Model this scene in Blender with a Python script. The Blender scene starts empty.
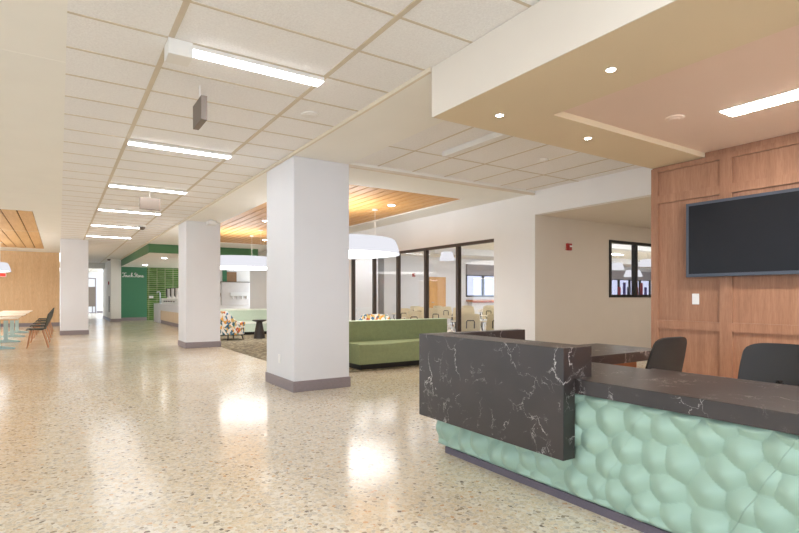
import bpy, bmesh, math, random
from mathutils import Vector, Matrix
random.seed(7)
PI = math.pi
S = bpy.context.scene
COL = S.collection

# ------------------------------------------------------------------ helpers
class MB:
    """collects pieces of ONE mesh"""
    def __init__(self):
        self.v = []; self.f = []
    def add(self, vs, fs):
        o = len(self.v)
        self.v += [tuple(p) for p in vs]
        self.f += [tuple(i + o for i in f) for f in fs]
        return self
    def box(self, x0, x1, y0, y1, z0, z1):
        return self.add([(x0,y0,z0),(x1,y0,z0),(x1,y1,z0),(x0,y1,z0),(x0,y0,z1),(x1,y0,z1),(x1,y1,z1),(x0,y1,z1)],
                        [(0,3,2,1),(4,5,6,7),(0,1,5,4),(1,2,6,5),(2,3,7,6),(3,0,4,7)])
    def rings(self, rings, cap=True):
        n = len(rings[0]); vs = [p for r in rings for p in r]; fs = []
        for k in range(len(rings)-1):
            for i in range(n):
                j = (i+1) % n
                fs.append((k*n+i, k*n+j, (k+1)*n+j, (k+1)*n+i))
        if cap:
            fs.append(tuple(range(n-1, -1, -1)))
            fs.append(tuple((len(rings)-1)*n + i for i in range(n)))
        return self.add(vs, fs)
    def lathe(self, prof, c=(0,0,0), n=24, cap=True):
        return self.rings([[(c[0]+r*math.cos(2*PI*i/n), c[1]+r*math.sin(2*PI*i/n), c[2]+z) for i in range(n)] for r, z in prof], cap)
    def tube(self, pts, r, n=8, r1=None):
        pts = [Vector(p) for p in pts]; rs = []
        up = Vector((0,0,1))
        for k, p in enumerate(pts):
            t = (pts[min(k+1, len(pts)-1)] - pts[max(k-1, 0)]).normalized()
            a = t.cross(up)
            if a.length < 1e-3: a = t.cross(Vector((0,1,0)))
            a.normalize(); b = a.cross(t)
            rr = r if r1 is None else r + (r1-r)*k/(len(pts)-1)
            rs.append([p + a*rr*math.cos(2*PI*i/n) - b*rr*math.sin(2*PI*i/n) for i in range(n)])
        return self.rings(rs)
    def prism(self, poly, y0, y1):
        """polygon in (x, z), extruded along y"""
        n = len(poly)
        vs = [(x, y0, z) for x, z in poly] + [(x, y1, z) for x, z in poly]
        fs = [tuple(range(n)), tuple(range(2*n-1, n-1, -1))]
        for i in range(n):
            j = (i+1) % n
            fs.append((j, i, n+i, n+j))
        return self.add(vs, fs)
    def shell(self, f, nu, nv, th):
        """closed sheet of thickness th following f(u, v)"""
        P = [[Vector(f(i/nu, j/nv)) for j in range(nv+1)] for i in range(nu+1)]
        N = [[None]*(nv+1) for _ in range(nu+1)]
        for i in range(nu+1):
            for j in range(nv+1):
                du = P[min(i+1,nu)][j] - P[max(i-1,0)][j]; dv = P[i][min(j+1,nv)] - P[i][max(j-1,0)]
                N[i][j] = du.cross(dv).normalized()
        w = nv+1; m = (nu+1)*w
        vs = [P[i][j] + N[i][j]*th/2 for i in range(nu+1) for j in range(w)] + [P[i][j] - N[i][j]*th/2 for i in range(nu+1) for j in range(w)]
        fs = []
        for i in range(nu):
            for j in range(nv):
                a, b, c, d = i*w+j, (i+1)*w+j, (i+1)*w+j+1, i*w+j+1
                fs += [(a,b,c,d), (m+d,m+c,m+b,m+a)]
        loop = [i*w for i in range(nu+1)] + [nu*w+j for j in range(1,w)] + [i*w+nv for i in range(nu-1,-1,-1)] + [j for j in range(nv-1,0,-1)]
        for k in range(len(loop)):
            a, b = loop[k], loop[(k+1) % len(loop)]
            fs.append((b, a, m+a, m+b))
        return self.add(vs, fs)
    def build(self, name, mat, parent=None, origin=(0,0,0), bevel=0, seg=2, smooth=True, kind=None, sub=0):
        me = bpy.data.meshes.new(name)
        ox, oy, oz = origin
        me.from_pydata([(x-ox, y-oy, z-oz) for x, y, z in self.v], [], self.f)
        bm = bmesh.new(); bm.from_mesh(me)
        bmesh.ops.recalc_face_normals(bm, faces=bm.faces)
        if bevel:
            es = [e for e in bm.edges if len(e.link_faces) == 2 and e.calc_face_angle(0) > 0.6]
            bmesh.ops.bevel(bm, geom=es, offset=bevel, segments=seg, affect='EDGES', profile=0.5, clamp_overlap=True)
        if smooth:
            for fc in bm.faces: fc.smooth = True
            for e in bm.edges:
                if len(e.link_faces) != 2 or e.calc_face_angle(0) > (0.3 if bevel else 0.62): e.smooth = False
        bm.to_mesh(me); bm.free()
        me.materials.append(mat)
        o = bpy.data.objects.new(name, me); COL.objects.link(o)
        if parent is not None: o.parent = parent
        else: o.location = origin
        if sub:
            md = o.modifiers.new('subdivision', 'SUBSURF'); md.levels = sub; md.render_levels = sub
        if kind: o['kind'] = kind
        return o

def thing(name, label, cat, loc=(0,0,0), rz=0, group=None):
    o = bpy.data.objects.new(name, None); COL.objects.link(o)
    o.empty_display_size = 0.1
    o.location = loc; o.rotation_euler = (0,0,rz)
    o['label'] = label; o['category'] = cat
    if group: o['group'] = group
    return o
def tag(o, label, cat, group=None):
    o['label'] = label; o['category'] = cat
    if group: o['group'] = group
    return o
def dup(root, loc, rz, label):
    def cp(o, par):
        c = o.copy(); COL.objects.link(c)
        if par is not None: c.parent = par
        for ch in [x for x in bpy.data.objects if x.parent == o]: cp(ch, c)
        return c
    r = cp(root, None); r.location = loc; r.rotation_euler = (0,0,rz); r['label'] = label
    return r
def struct(name, mb, mat, origin=(0,0,0), parent=None, **k):
    o = mb.build(name, mat, parent, origin, **k)
    o['kind'] = 'structure'
    return o

# ------------------------------------------------------------------ materials
def lin(r, g, b):
    f = lambda c: (c/255/12.92) if c/255 <= 0.04045 else ((c/255+0.055)/1.055)**2.4
    return (f(r), f(g), f(b), 1)
class NT:
    def __init__(self, name):
        self.m = bpy.data.materials.new(name); self.m.use_nodes = True
        self.t = self.m.node_tree; self.n = self.t.nodes; self.n.clear()
        self.out = self.n.new('ShaderNodeOutputMaterial')
    def new(self, ty, **k):
        x = self.n.new(ty)
        for a, b in k.items():
            if a in x.inputs: x.inputs[a].default_value = b
            else: setattr(x, a, b)
        return x
    def link(self, a, b): self.t.links.new(a, b)
    def coords(self, scale=(1,1,1), rot=(0,0,0)):
        c = self.new('ShaderNodeTexCoord'); mp = self.new('ShaderNodeMapping')
        mp.inputs['Scale'].default_value = scale; mp.inputs['Rotation'].default_value = rot
        self.link(c.outputs['Object'], mp.inputs['Vector'])
        return mp.outputs['Vector']
    def ramp(self, fac, stops, interp='LINEAR'):
        r = self.new('ShaderNodeValToRGB'); r.color_ramp.interpolation = interp
        e = r.color_ramp.elements
        e[0].position, e[0].color = stops[0]
        e[1].position, e[1].color = stops[1]
        for p, c in stops[2:]:
            q = e.new(p); q.color = c
        self.link(fac, r.inputs['Fac'])
        return r.outputs['Color']
    def mix(self, fac, a, b, blend='MIX'):
        x = self.new('ShaderNodeMix', data_type='RGBA', blend_type=blend)
        for s, v in ((0, fac), (6, a), (7, b)):
            if isinstance(v, (int, float, tuple)): x.inputs[s].default_value = v
            else: self.link(v, x.inputs[s])
        return x.outputs[2]
    def math(self, op, a, b=0.0, clamp=False):
        x = self.new('ShaderNodeMath', operation=op, use_clamp=clamp)
        for i, v in enumerate((a, b)):
            if isinstance(v, (int, float)): x.inputs[i].default_value = v
            else: self.link(v, x.inputs[i])
        return x.outputs[0]
    def noise(self, vec, scale, detail=4, rough=0.5, dist=0):
        x = self.new('ShaderNodeTexNoise'); x.inputs['Scale'].default_value = scale
        x.inputs['Detail'].default_value = detail; x.inputs['Roughness'].default_value = rough; x.inputs['Distortion'].default_value = dist
        self.link(vec, x.inputs['Vector'])
        return x
    def bsdf(self, color, rough=0.5, metal=0, spec=0.5, bump=None, bstr=0.2, bdist=0.01, coat=0, emis=None, estr=0):
        b = self.new('ShaderNodeBsdfPrincipled')
        if isinstance(color, tuple): b.inputs['Base Color'].default_value = color
        else: self.link(color, b.inputs['Base Color'])
        if isinstance(rough, (int, float)): b.inputs['Roughness'].default_value = rough
        else: self.link(rough, b.inputs['Roughness'])
        b.inputs['Metallic'].default_value = metal
        b.inputs['Specular IOR Level'].default_value = spec
        b.inputs['Coat Weight'].default_value = coat
        if emis: b.inputs['Emission Color'].default_value = emis; b.inputs['Emission Strength'].default_value = estr
        if bump is not None:
            u = self.new('ShaderNodeBump'); u.inputs['Strength'].default_value = bstr; u.inputs['Distance'].default_value = bdist
            self.link(bump, u.inputs['Height']); self.link(u.outputs['Normal'], b.inputs['Normal'])
        self.link(b.outputs[0], self.out.inputs['Surface'])
        return self.m

def plain(name, c, rough=0.5, metal=0, var=0.04, nscale=6, bump=0.0, spec=0.5, bscale=120):
    t = NT(name); v = t.coords()
    n = t.noise(v, nscale, 3)
    d = tuple(max(0, x*(1-var)) for x in c[:3]) + (1,); l = tuple(min(1, x*(1+var)) for x in c[:3]) + (1,)
    colr = t.ramp(n.outputs['Fac'], [(0.3, d), (0.7, l)])
    if bump:
        return t.bsdf(colr, rough, metal, spec, t.noise(v, bscale, 2).outputs['Fac'], bump)
    return t.bsdf(colr, rough, metal, spec)
def glow(name, c, strength):
    t = NT(name); v = t.coords()
    n = t.noise(v, 3, 1)
    colr = t.ramp(n.outputs['Fac'], [(0, c), (1, c)])
    e = t.new('ShaderNodeEmission'); t.link(colr, e.inputs['Color']); e.inputs['Strength'].default_value = strength
    t.link(e.outputs[0], t.out.inputs['Surface'])
    return t.m
def wood(name, a, b, c, axis='z', scale=1.0, rough=0.45, grain=1.0):
    t = NT(name)
    sc = {'z': (9, 9, 0.7), 'y': (9, 0.7, 9), 'x': (0.7, 9, 9)}[axis]
    v = t.coords(tuple(s*scale for s in sc))
    big = t.noise(v, 1.3, 5, 0.6, 0.6)
    fine = t.noise(t.coords(tuple(s*scale*6 for s in sc)), 2.0, 4, 0.6)
    base = t.ramp(big.outputs['Fac'], [(0.25, a), (0.5, b), (0.78, c)])
    f = t.ramp(fine.outputs['Fac'], [(0.35, (0.72,0.68,0.66,1)), (0.6, (1,1,1,1))])
    colr = t.mix(0.55*grain, base, f, 'MULTIPLY')
    return t.bsdf(colr, rough, 0, 0.4, fine.outputs['Fac'], 0.06, 0.004)

# terrazzo
def terrazzo():
    t = NT('terrazzo'); v = t.coords()
    wob = t.noise(v, 30, 2)
    vv = t.new('ShaderNodeVectorMath', operation='MULTIPLY_ADD')
    t.link(wob.outputs['Color'], vv.inputs[0]); vv.inputs[1].default_value = (0.014,0.014,0.014); t.link(v, vv.inputs[2])
    vo = t.new('ShaderNodeTexVoronoi', feature='F1'); vo.inputs['Scale'].default_value = 42; t.link(vv.outputs[0], vo.inputs['Vector'])
    ed = t.new('ShaderNodeTexVoronoi', feature='DISTANCE_TO_EDGE'); ed.inputs['Scale'].default_value = 42; t.link(vv.outputs[0], ed.inputs['Vector'])
    sep = t.new('ShaderNodeSeparateColor'); t.link(vo.outputs['Color'], sep.inputs[0])
    peb = t.ramp(sep.outputs[0], [(0.0, lin(176,162,142)), (0.04, lin(208,200,188)), (0.12, lin(230,216,190)), (0.30, lin(238,230,214)), (0.44, lin(224,210,184)), (0.58, lin(242,236,224)), (0.68, lin(216,206,188)), (0.78, lin(236,220,192)), (0.93, lin(220,184,148)), (0.95, lin(206,196,180)), (0.988, lin(138,126,114))], 'CONSTANT')
    mat = t.ramp(ed.outputs['Distance'], [(0.02, (1,1,1,1)), (0.10, (0,0,0,1))])
    colr = t.mix(mat, peb, lin(238,230,216))
    small = t.new('ShaderNodeTexVoronoi', feature='F1'); small.inputs['Scale'].default_value = 120; t.link(v, small.inputs['Vector'])
    sp = t.new('ShaderNodeSeparateColor'); t.link(small.outputs['Color'], sp.inputs[0])
    specks = t.ramp(sp.outputs[1], [(0.0, lin(194,178,152)), (0.08, (0.85,0.85,0.85,1)), (0.2, (1,1,1,1))], 'CONSTANT')
    colr = t.mix(0.35, colr, specks, 'MULTIPLY')
    patch = t.noise(v, 0.5, 3)
    colr = t.mix(0.5, colr, t.ramp(patch.outputs['Fac'], [(0.35, lin(236,222,200)), (0.65, (0.93,0.93,0.92,1))]), 'MULTIPLY')
    ro = t.ramp(t.noise(v, 2.5, 3).outputs['Fac'], [(0.3, (0.13,)*3+(1,)), (0.7, (0.19,)*3+(1,))])
    return t.bsdf(colr, ro, 0, 0.5)
def marble():
    t = NT('dark_veined_quartz'); v = t.coords()
    n1 = t.noise(v, 2.4, 6, 0.62)
    def warp(amt, nz):
        x = t.new('ShaderNodeVectorMath', operation='MULTIPLY_ADD')
        t.link(nz.outputs['Color'], x.inputs[0]); x.inputs[1].default_value = (amt,)*3; t.link(v, x.inputs[2])
        return x.outputs[0]
    fine = t.noise(v, 22, 6, 0.75)
    w1 = warp(0.5, n1)
    x = t.new('ShaderNodeVectorMath', operation='MULTIPLY_ADD')
    t.link(fine.outputs['Color'], x.inputs[0]); x.inputs[1].default_value = (0.07,)*3; t.link(w1, x.inputs[2])
    def vein(vec, sc, wd, mask_scale, lo, hi):
        ed = t.new('ShaderNodeTexVoronoi', feature='DISTANCE_TO_EDGE'); ed.inputs['Scale'].default_value = sc; t.link(vec, ed.inputs['Vector'])
        line = t.ramp(ed.outputs['Distance'], [(0.0, (1,1,1,1)), (wd, (0,0,0,1))])
        mk = t.ramp(t.noise(v, mask_scale, 3, 0.6).outputs['Fac'], [(lo, (0,0,0,1)), (hi, (1,1,1,1))])
        return t.mix(1.0, line, mk, 'MULTIPLY')
    a = vein(x.outputs[0], 2.4, 0.011, 3.1, 0.49, 0.68)
    b = vein(x.outputs[0], 6.5, 0.013, 4.3, 0.50, 0.70)
    m = t.mix(1.0, a, b, 'ADD')
    base = t.ramp(t.noise(v, 5, 5).outputs['Fac'], [(0.3, lin(36,27,25)), (0.7, lin(48,37,34))])
    colr = t.mix(m, base, lin(236,230,226))
    return t.bsdf(colr, 0.36, 0, 0.85)
def fabric(name, c, var=0.16, scale=240):
    t = NT(name); v = t.coords()
    n = t.noise(v, scale, 2); g = t.noise(v, 14, 4, 0.7)
    d = tuple(x*(1-var) for x in c[:3]) + (1,); l = tuple(min(1, x*(1+var)) for x in c[:3]) + (1,)
    colr = t.mix(0.5, t.ramp(n.outputs['Fac'], [(0.35, d), (0.65, l)]), t.ramp(g.outputs['Fac'], [(0.3, d), (0.7, l)]))
    return t.bsdf(colr, 0.9, 0, 0.15, n.outputs['Fac'], 0.15)
def patterned():
    t = NT('patterned_upholstery'); v = t.coords((1,1,0.75), (0.3,0.5,0.2))
    w = t.noise(v, 6, 2)
    x = t.new('ShaderNodeVectorMath', operation='MULTIPLY_ADD')
    t.link(w.outputs['Color'], x.inputs[0]); x.inputs[1].default_value = (0.12,)*3; t.link(v, x.inputs[2])
    vo = t.new('ShaderNodeTexVoronoi'); vo.inputs['Scale'].default_value = 20; t.link(x.outputs[0], vo.inputs['Vector'])
    sep = t.new('ShaderNodeSeparateColor'); t.link(vo.outputs['Color'], sep.inputs[0])
    wt = lin(240,234,226)
    colr = t.ramp(sep.outputs[0], [(0.0, wt), (0.28, lin(92,130,158)), (0.40, lin(232,168,72)), (0.52, wt), (0.62, lin(206,112,82)), (0.70, lin(70,110,120)), (0.80, wt), (0.88, lin(222,190,120)), (0.95, lin(150,176,160))], 'CONSTANT')
    return t.bsdf(colr, 0.9, 0, 0.1)
def tiles_green():
    t = NT('green_glazed_tile'); v = t.coords()
    sp = t.new('ShaderNodeSeparateXYZ'); t.link(v, sp.inputs[0])
    cb = t.new('ShaderNodeCombineXYZ'); t.link(sp.outputs[0], cb.inputs[0]); t.link(sp.outputs[2], cb.inputs[1])
    b = t.new('ShaderNodeTexBrick'); t.link(cb.outputs[0], b.inputs['Vector'])
    b.inputs['Scale'].default_value = 1; b.inputs['Brick Width'].default_value = 0.40; b.inputs['Row Height'].default_value = 0.105
    b.inputs['Mortar Size'].default_value = 0.012; b.offset = 0.0
    b.inputs['Color1'].default_value = lin(62,104,42); b.inputs['Color2'].default_value = lin(92,134,58); b.inputs['Mortar'].default_value = lin(176,178,140)
    n = t.noise(v, 3, 3)
    colr = t.mix(0.5, b.outputs['Color'], t.ramp(n.outputs['Fac'], [(0.35, lin(180,190,150)), (0.65, (1,1,1,1))]), 'MULTIPLY')
    return t.bsdf(colr, 0.22, 0, 0.5)
def carpet():
    t = NT('lounge_carpet'); v = t.coords()
    vo = t.new('ShaderNodeTexVoronoi'); vo.inputs['Scale'].default_value = 16; t.link(v, vo.inputs['Vector'])
    sep = t.new('ShaderNodeSeparateColor'); t.link(vo.outputs['Color'], sep.inputs[0])
    colr = t.ramp(sep.outputs[0], [(0.0, lin(112,102,84)), (0.35, lin(136,126,104)), (0.6, lin(160,150,126)), (0.85, lin(124,116,98))], 'CONSTANT')
    n = t.noise(v, 200, 2)
    return t.bsdf(t.mix(0.4, colr, n.outputs['Color'], 'SOFT_LIGHT'), 0.95, 0, 0.1, n.outputs['Fac'], 0.3)
def glass(name, tint=(1,1,1,1), fac=0.06):
    t = NT(name); v = t.coords()
    tr = t.new('ShaderNodeBsdfTransparent'); gl = t.new('ShaderNodeBsdfGlossy'); gl.inputs['Roughness'].default_value = 0.02
    t.link(t.ramp(t.noise(v, 1, 1).outputs['Fac'], [(0, tint), (1, tint)]), tr.inputs['Color'])
    mx = t.new('ShaderNodeMixShader'); mx.inputs[0].default_value = fac
    t.link(tr.outputs[0], mx.inputs[1]); t.link(gl.outputs[0], mx.inputs[2]); t.link(mx.outputs[0], t.out.inputs['Surface'])
    return t.m
def ceiling_tile():
    t = NT('mineral_ceiling_tile'); v = t.coords()
    n = t.noise(v, 60, 3, 0.7)
    colr = t.ramp(n.outputs['Fac'], [(0.3, lin(234,231,229)), (0.7, lin(246,244,242))])
    return t.bsdf(colr, 0.9, 0, 0.1, n.outputs['Fac'], 0.35, 0.01)

TERR = terrazzo(); MARB = marble(); CARP = carpet(); CTILE = ceiling_tile(); GTILE = tiles_green(); PATT = patterned()
WALLG = plain('lit_wall_paint', lin(243,241,240), 0.6, var=0.012, nscale=2, spec=0.3)  # white wall paint made lighter to stand in for lounge light
WALLW = plain('white_wall_paint', lin(226,225,227), 0.6, var=0.012, nscale=2, bump=0.04, spec=0.3)
PLAST = plain('cream_ceiling_plaster', lin(243,240,233), 0.7, var=0.012, nscale=2, spec=0.2)
BEIGE = plain('beige_wall_paint', lin(226,217,205), 0.65, var=0.012, nscale=2, spec=0.25)
SOFF = plain('khaki_soffit_paint', lin(222,204,172), 0.7, var=0.012, nscale=2, spec=0.2)
RECS = plain('blush_recess_paint', lin(230,206,188), 0.7, var=0.012, nscale=2, spec=0.2)
GRID = plain('ceiling_grid_metal', lin(206,192,170), 0.5, var=0.02)
TRIMM = plain('cream_trim_paint', lin(226,214,194), 0.6, var=0.02)
BASEB = plain('grey_rubber_baseboard', lin(140,128,130), 0.5, var=0.05, nscale=40)
WOODP = wood('walnut_panel', lin(150,108,83), lin(165,121,94), lin(180,136,108), 'z', 1.2)
WOODL = wood('light_oak_panel', lin(226,184,138), lin(232,194,148), lin(238,204,162), 'z', 0.8)
SLATW = wood('honey_slat', lin(208,150,86), lin(220,166,100), lin(230,182,118), 'y', 0.8)
SLATL = wood('pale_slat', lin(214,168,112), lin(224,180,124), lin(234,196,144), 'y', 0.8)
GAPD = plain('dark_slat_gap', lin(96,64,38), 0.8)
MAPLE = wood('maple_front', lin(226,200,166), lin(234,210,178), lin(240,220,192), 'z', 0.8)
DOORW = wood('honey_door', lin(206,148,76), lin(216,160,88), lin(224,172,102), 'z', 0.8)
LEGW = wood('beech_leg', lin(176,120,80), lin(192,138,98), lin(204,152,112), 'z', 3)
REDWOOD = wood('reddish_cabinet_wood', lin(140,80,46), lin(156,92,54), lin(168,104,64), 'x', 1)
MINT = plain('mint_relief_panel', lin(166,194,177), 0.34, var=0.02, nscale=3, spec=0.45)
KICK = plain('plum_grey_kick', lin(104,96,108), 0.5, var=0.08, nscale=90)
BRONZE = plain('dark_bronze_frame', lin(66,52,44), 0.4, var=0.04, spec=0.5)
BLACK = plain('black_frame', lin(22,19,18), 0.45, var=0.05)
CHAIRB = plain('black_chair_plastic', lin(32,29,28), 0.55, var=0.06, bump=0.05)
CHAIRD = plain('dark_green_shell', lin(44,50,40), 0.5, var=0.08)
CHROME = plain('brushed_metal', lin(176,176,178), 0.3, 1.0)
SCREEN = plain('tv_glass', lin(27,27,31), 0.3, var=0.04, spec=0.22)
TVF = plain('tv_bezel', lin(66,72,84), 0.35, var=0.03)
WPLAS = plain('white_plastic', lin(236,234,232), 0.35, var=0.015)
RED = plain('red_alarm_plastic', lin(172,28,26), 0.4, var=0.03)
WMETAL = plain('white_fixture_metal', lin(232,228,222), 0.4, var=0.015)
TAUPE = plain('taupe_metal', lin(112,98,86), 0.45, var=0.03)
GREYP = plain('grey_panel', lin(226,221,219), 0.5, var=0.03)
GREEN = plain('forest_green_paint', lin(66,126,92), 0.5, var=0.02)
GREENB = plain('olive_green_fascia', lin(78,124,80), 0.5, var=0.02)
FABG = fabric('sage_upholstery', lin(146,154,114)); FABGL = fabric('mint_upholstery', lin(198,213,196), 0.07)
PIPEW = plain('off_white_piping', lin(236,242,230), 0.7, var=0.03)
PIPE = plain('pale_sage_top', lin(206,220,190), 0.7, var=0.03)
TABLET = plain('mint_table_metal', lin(176,202,200), 0.4, var=0.03)
TTOP = plain('white_laminate_top', lin(240,228,208), 0.35, var=0.02); TEDGE = plain('ply_edge', lin(214,168,120), 0.5, var=0.05)
CREAM = plain('cream_chair_shell', lin(226,212,178), 0.45, var=0.03)
DKMET = plain('dark_metal', lin(52,46,42), 0.45, var=0.05)
SHADE = glow('lit_white_shade', (0.93,0.93,1.0,1), 0.43)
BULB = glow('pendant_diffuser', (1.0,0.97,0.95,1), 3.0)
LSPOT = glow('lounge_downlight_lens', (1.0,0.96,0.9,1), 26.0)
BULBUP = glow('pendant_uplight', (1.0,0.97,0.95,1), 3.6)
LED = glow('led_diffuser', (0.95,0.97,1.0,1), 12.5)
LEDW = glow('soffit_led_diffuser', (1.0,0.97,0.93,1), 26.0)
LEDA = glow('alcove_fill_glow', (1.0,0.97,0.95,1), 7.5)  # glow of the added alcove fill lights
SPOT = glow('downlight_lens', (1.0,0.95,0.86,1), 40.0)
EXITR = glow('exit_sign_face', lin(230,60,50), 1.2)
QUARTZ = plain('pale_grey_quartz', lin(226,222,224), 0.35, var=0.04, nscale=4)
GLASS = glass('clear_glass', fac=0.05); GLASSD = glass('daylight_window_glass', (0.48,0.46,0.50,1), 0.05)
GREYV = plain('grey_valance', lin(158,152,156), 0.8, var=0.03)
BROWN = plain('brown_panel', lin(150,116,84), 0.6, var=0.06)

# ------------------------------------------------------------------ dimensions
X1, X1B = 2.563, 3.376       # column row
XG = 7.086                   # glazed wall
XW = 5.699                   # panelled wall
YA = 6.445                   # beam / alcove line
ZC, ZP = 3.13, 3.09          # tile ceiling, plaster ceiling
ZS = 2.715                   # desk soffit
L, BK, FAR = -8.0, -4.0, 46.0

# ------------------------------------------------------------------ floors
struct('floor', MB().box(L, 31, BK, FAR, -0.1, 0), TERR)
struct('floor_carpet', MB().box(3.37, XG-0.012, 7.62, 19.0, 0.0, 0.006), CARP)

# ------------------------------------------------------------------ ceilings
def grid_ceiling(name, x0, x1, y0, y1, xs, ys, wx=0.04, wy=0.022):
    c = struct(name, MB().box(x0, x1, y0, y1, ZC, ZC+0.06), CTILE)
    g = MB()
    for x in xs: g.box(x-wx/2, x+wx/2, y0, y1, ZC-0.005, ZC+0.002)
    for y in ys: g.box(x0, x1, y-wy/2, y+wy/2, ZC-0.004, ZC+0.002)
    g.build('ceiling_grid', GRID, c)
    return c
grid_ceiling('ceiling_hall', 0.045, X1, BK, FAR, [0.68, 1.905], [4.077+0.571*k for k in range(-14, 74)])
grid_ceiling('ceiling_reception', X1B, XG, BK, YA, [3.84+0.605*k for k in range(6)], [5.52-1.22*k for k in range(8)], 0.022, 0.022)
pc = MB()
pc.box(L, -1.95-0.0, BK, 26.7, ZC, ZC+0.06); pc.box(-0.49, 0.045, BK, 26.7, ZC, ZC+0.06)
pc.box(-1.95, -0.49, BK, 14.05, ZC, ZC+0.06); pc.box(-1.95, -0.49, 24.9, 26.7, ZC, ZC+0.06)
for y in (4.97, 11.5, 18.4): pc.box(L, 0.045, y-0.004, y+0.004, ZC-0.002, ZC+0.002)
struct('ceiling_dining', pc, PLAST)
lp = MB()
lp.box(X1B, XG, YA, 7.6, ZP, ZP+0.1); lp.box(6.42, XG, 7.6, 18.25, ZP, ZP+0.1); lp.box(X1B, XG, 18.25, 19.93, ZP, ZP+0.1)
struct('ceiling_lounge', lp, PLAST)
struct('ceiling_servery', MB().box(X1B, 9.5, 19.93, 31, ZP+0.04, ZP+0.1), PLAST)
struct('ceiling_classroom', MB().box(XG+0.14, 31, YA+0.14, 18.5, 3.0, 3.06), PLAST)
struct('ceiling_alcove', MB().box(XG+0.14, 13.1, 2.6, YA, 2.712, 2.77), BEIGE)
struct('ceiling_beam', MB().box(X1, X1B, BK, 30, ZP, ZP+0.1), PLAST)
struct('trim_1', MB().box(X1-0.03, X1, 3.43, 30, ZP, ZC-0.004), TRIMM)
struct('trim_2', MB().box(X1B, XG, YA, YA+0.06, ZP-0.03, ZP), TRIMM)
# slat inserts
def slats(name, x0, x1, y0, y1, w, z, mat):
    b = MB().box(x0, x1, y0, y1, z+0.03, z+0.05)
    o = struct(name, b, GAPD)
    m = MB(); n = round((x1-x0)/w); w = (x1-x0)/n
    for k in range(n):
        m.box(x0+k*w+0.012, x0+(k+1)*w-0.012, y0, y1, z, z+0.028)
    m.build('slat_boards', mat, o)
    return o
slats('ceiling_slats', 3.40, 6.42, 7.6, 18.25, 0.20, ZP+0.02, SLATW)
slats('ceiling_slats', -1.95, -0.49, 14.05, 24.9, 0.292, ZC+0.01, SLATL)

# desk soffit with recess
so = MB()
so.box(X1-0.004, XW, 2.84, 3.418, ZS, ZC-0.006); so.box(X1-0.004, 3.335, BK, 2.84, ZS, ZC-0.006)
struct('ceiling_soffit', so, SOFF)
struct('ceiling_recess', MB().box(3.335, XW+0.1, BK, 2.84, 2.766, 2.82), RECS)
struct('trim_3', MB().box(X1-0.012, X1-0.004, BK, 3.418, ZS, ZC-0.006).box(X1-0.012, XW, 3.418, 3.424, ZS, ZC-0.006), BEIGE)

# ------------------------------------------------------------------ columns
def column(x0, x1, y0, y1, top):
    c = struct('column', MB().box(x0, x1, y0, y1, 0, top), WALLW, bevel=0.012)
    t = 0.014
    MB().box(x0-t, x1+t, y0-t, y1+t, 0, 0.142).build('baseboard', BASEB, c, bevel=0.004)
    return c
c1 = column(X1, X1B, 6.446, 7.516, ZP)
MB().box(X1-0.008, X1, 6.93, 7.01, 0.33, 0.45).build('outlet_plate', WPLAS, c1)
column(X1, X1B, 13.36, 14.3, ZP)
column(0.03, 0.817, 20.14, 21.0, ZC)

# ------------------------------------------------------------------ walls
struct('wall_classroom', MB().box(XG, 31, 18.5, 18.65, 0, 0.0+1.234).box(XG, 15.75, 18.5, 18.65, 1.234, 3.0).box(15.75, 31, 18.5, 18.65, 2.75, 3.0), WALLW)
# glazed wall between lounge and classroom
ww = MB()
ww.box(XG, XG+0.14, YA, 7.49, 0, 3.25); ww.box(XG, XG+0.14, 7.49, 13.42, 2.38, 3.25); ww.box(XG, XG+0.14, 13.42, 23.0, 0, 3.25)
struct('wall_glazed', ww, WALLG)
struct('baseboard_glazed', MB().box(XG-0.012, XG, YA, 7.47, 0, 0.14).box(XG-0.012, XG, 13.44, 23.0, 0, 0.14), BASEB)
# header over alcove and alcove wall with window opening
struct('wall_header', MB().box(XG, XG+0.14, BK, YA-0.001, 2.71, 3.25), WALLG)
aw = MB()
aw.box(XG+0.002, 9.21, YA-0.003, YA+0.14, 0, 2.711); aw.box(9.21, 13, YA-0.003, YA+0.14, 0, 1.235); aw.box(9.21, 13, YA-0.003, YA+0.14, 2.385, 2.711); aw.box(11.06, 13, YA-0.003, YA+0.14, 1.235, 2.385)
aw.box(XG+0.14, 13, YA+0.001, YA+0.14, 2.711, 3.05)
struct('wall_alcove', aw, BEIGE)
struct('wall_alcove_side', MB().box(13, 13.1, 2.6, YA, 0, 2.72).box(XW+0.16, 13, 2.6, 2.7, 0, 2.72), BEIGE)
# far walls
struct('wall_dining', MB().box(L, 0.02, 26.7, 26.85, 0, ZC), WOODL)
struct('baseboard_dining', MB().box(L, 0.02, 26.685, 26.7, 0, 0.15), BASEB)
struct('wall_far', MB().box(-2, 9, FAR, FAR+0.1, 0, ZC), WALLW)
struct('baseboard_far', MB().box(2.42, 9, FAR-0.015, FAR, 0, 0.15), BASEB)
struct('wall_corridor', MB().box(2.15, 2.6, 29.5, 35.2, 0, ZC), PLAST)
struct('baseboard_corridor', MB().box(2.135, 2.6, 29.485, 29.5, 0, 0.15).box(2.135, 2.15, 29.5, 35.2, 0, 0.15), BASEB)
struct('wall_corridor_left', MB().box(-0.1, 0.02, 26.85, FAR, 0, ZC), WALLW)
struct('ceiling_bulkhead', MB().box(0.02, 2.15, 33.5, 33.8, 2.82, ZC), PLAST)
struct('wall_servery_green', MB().box(2.6, 3.9, 30.5, 30.7, 0, 2.86), GREEN)
struct('baseboard_servery', MB().box(2.6, 3.9, 30.485, 30.5, 0, 0.16), BASEB)
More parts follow.
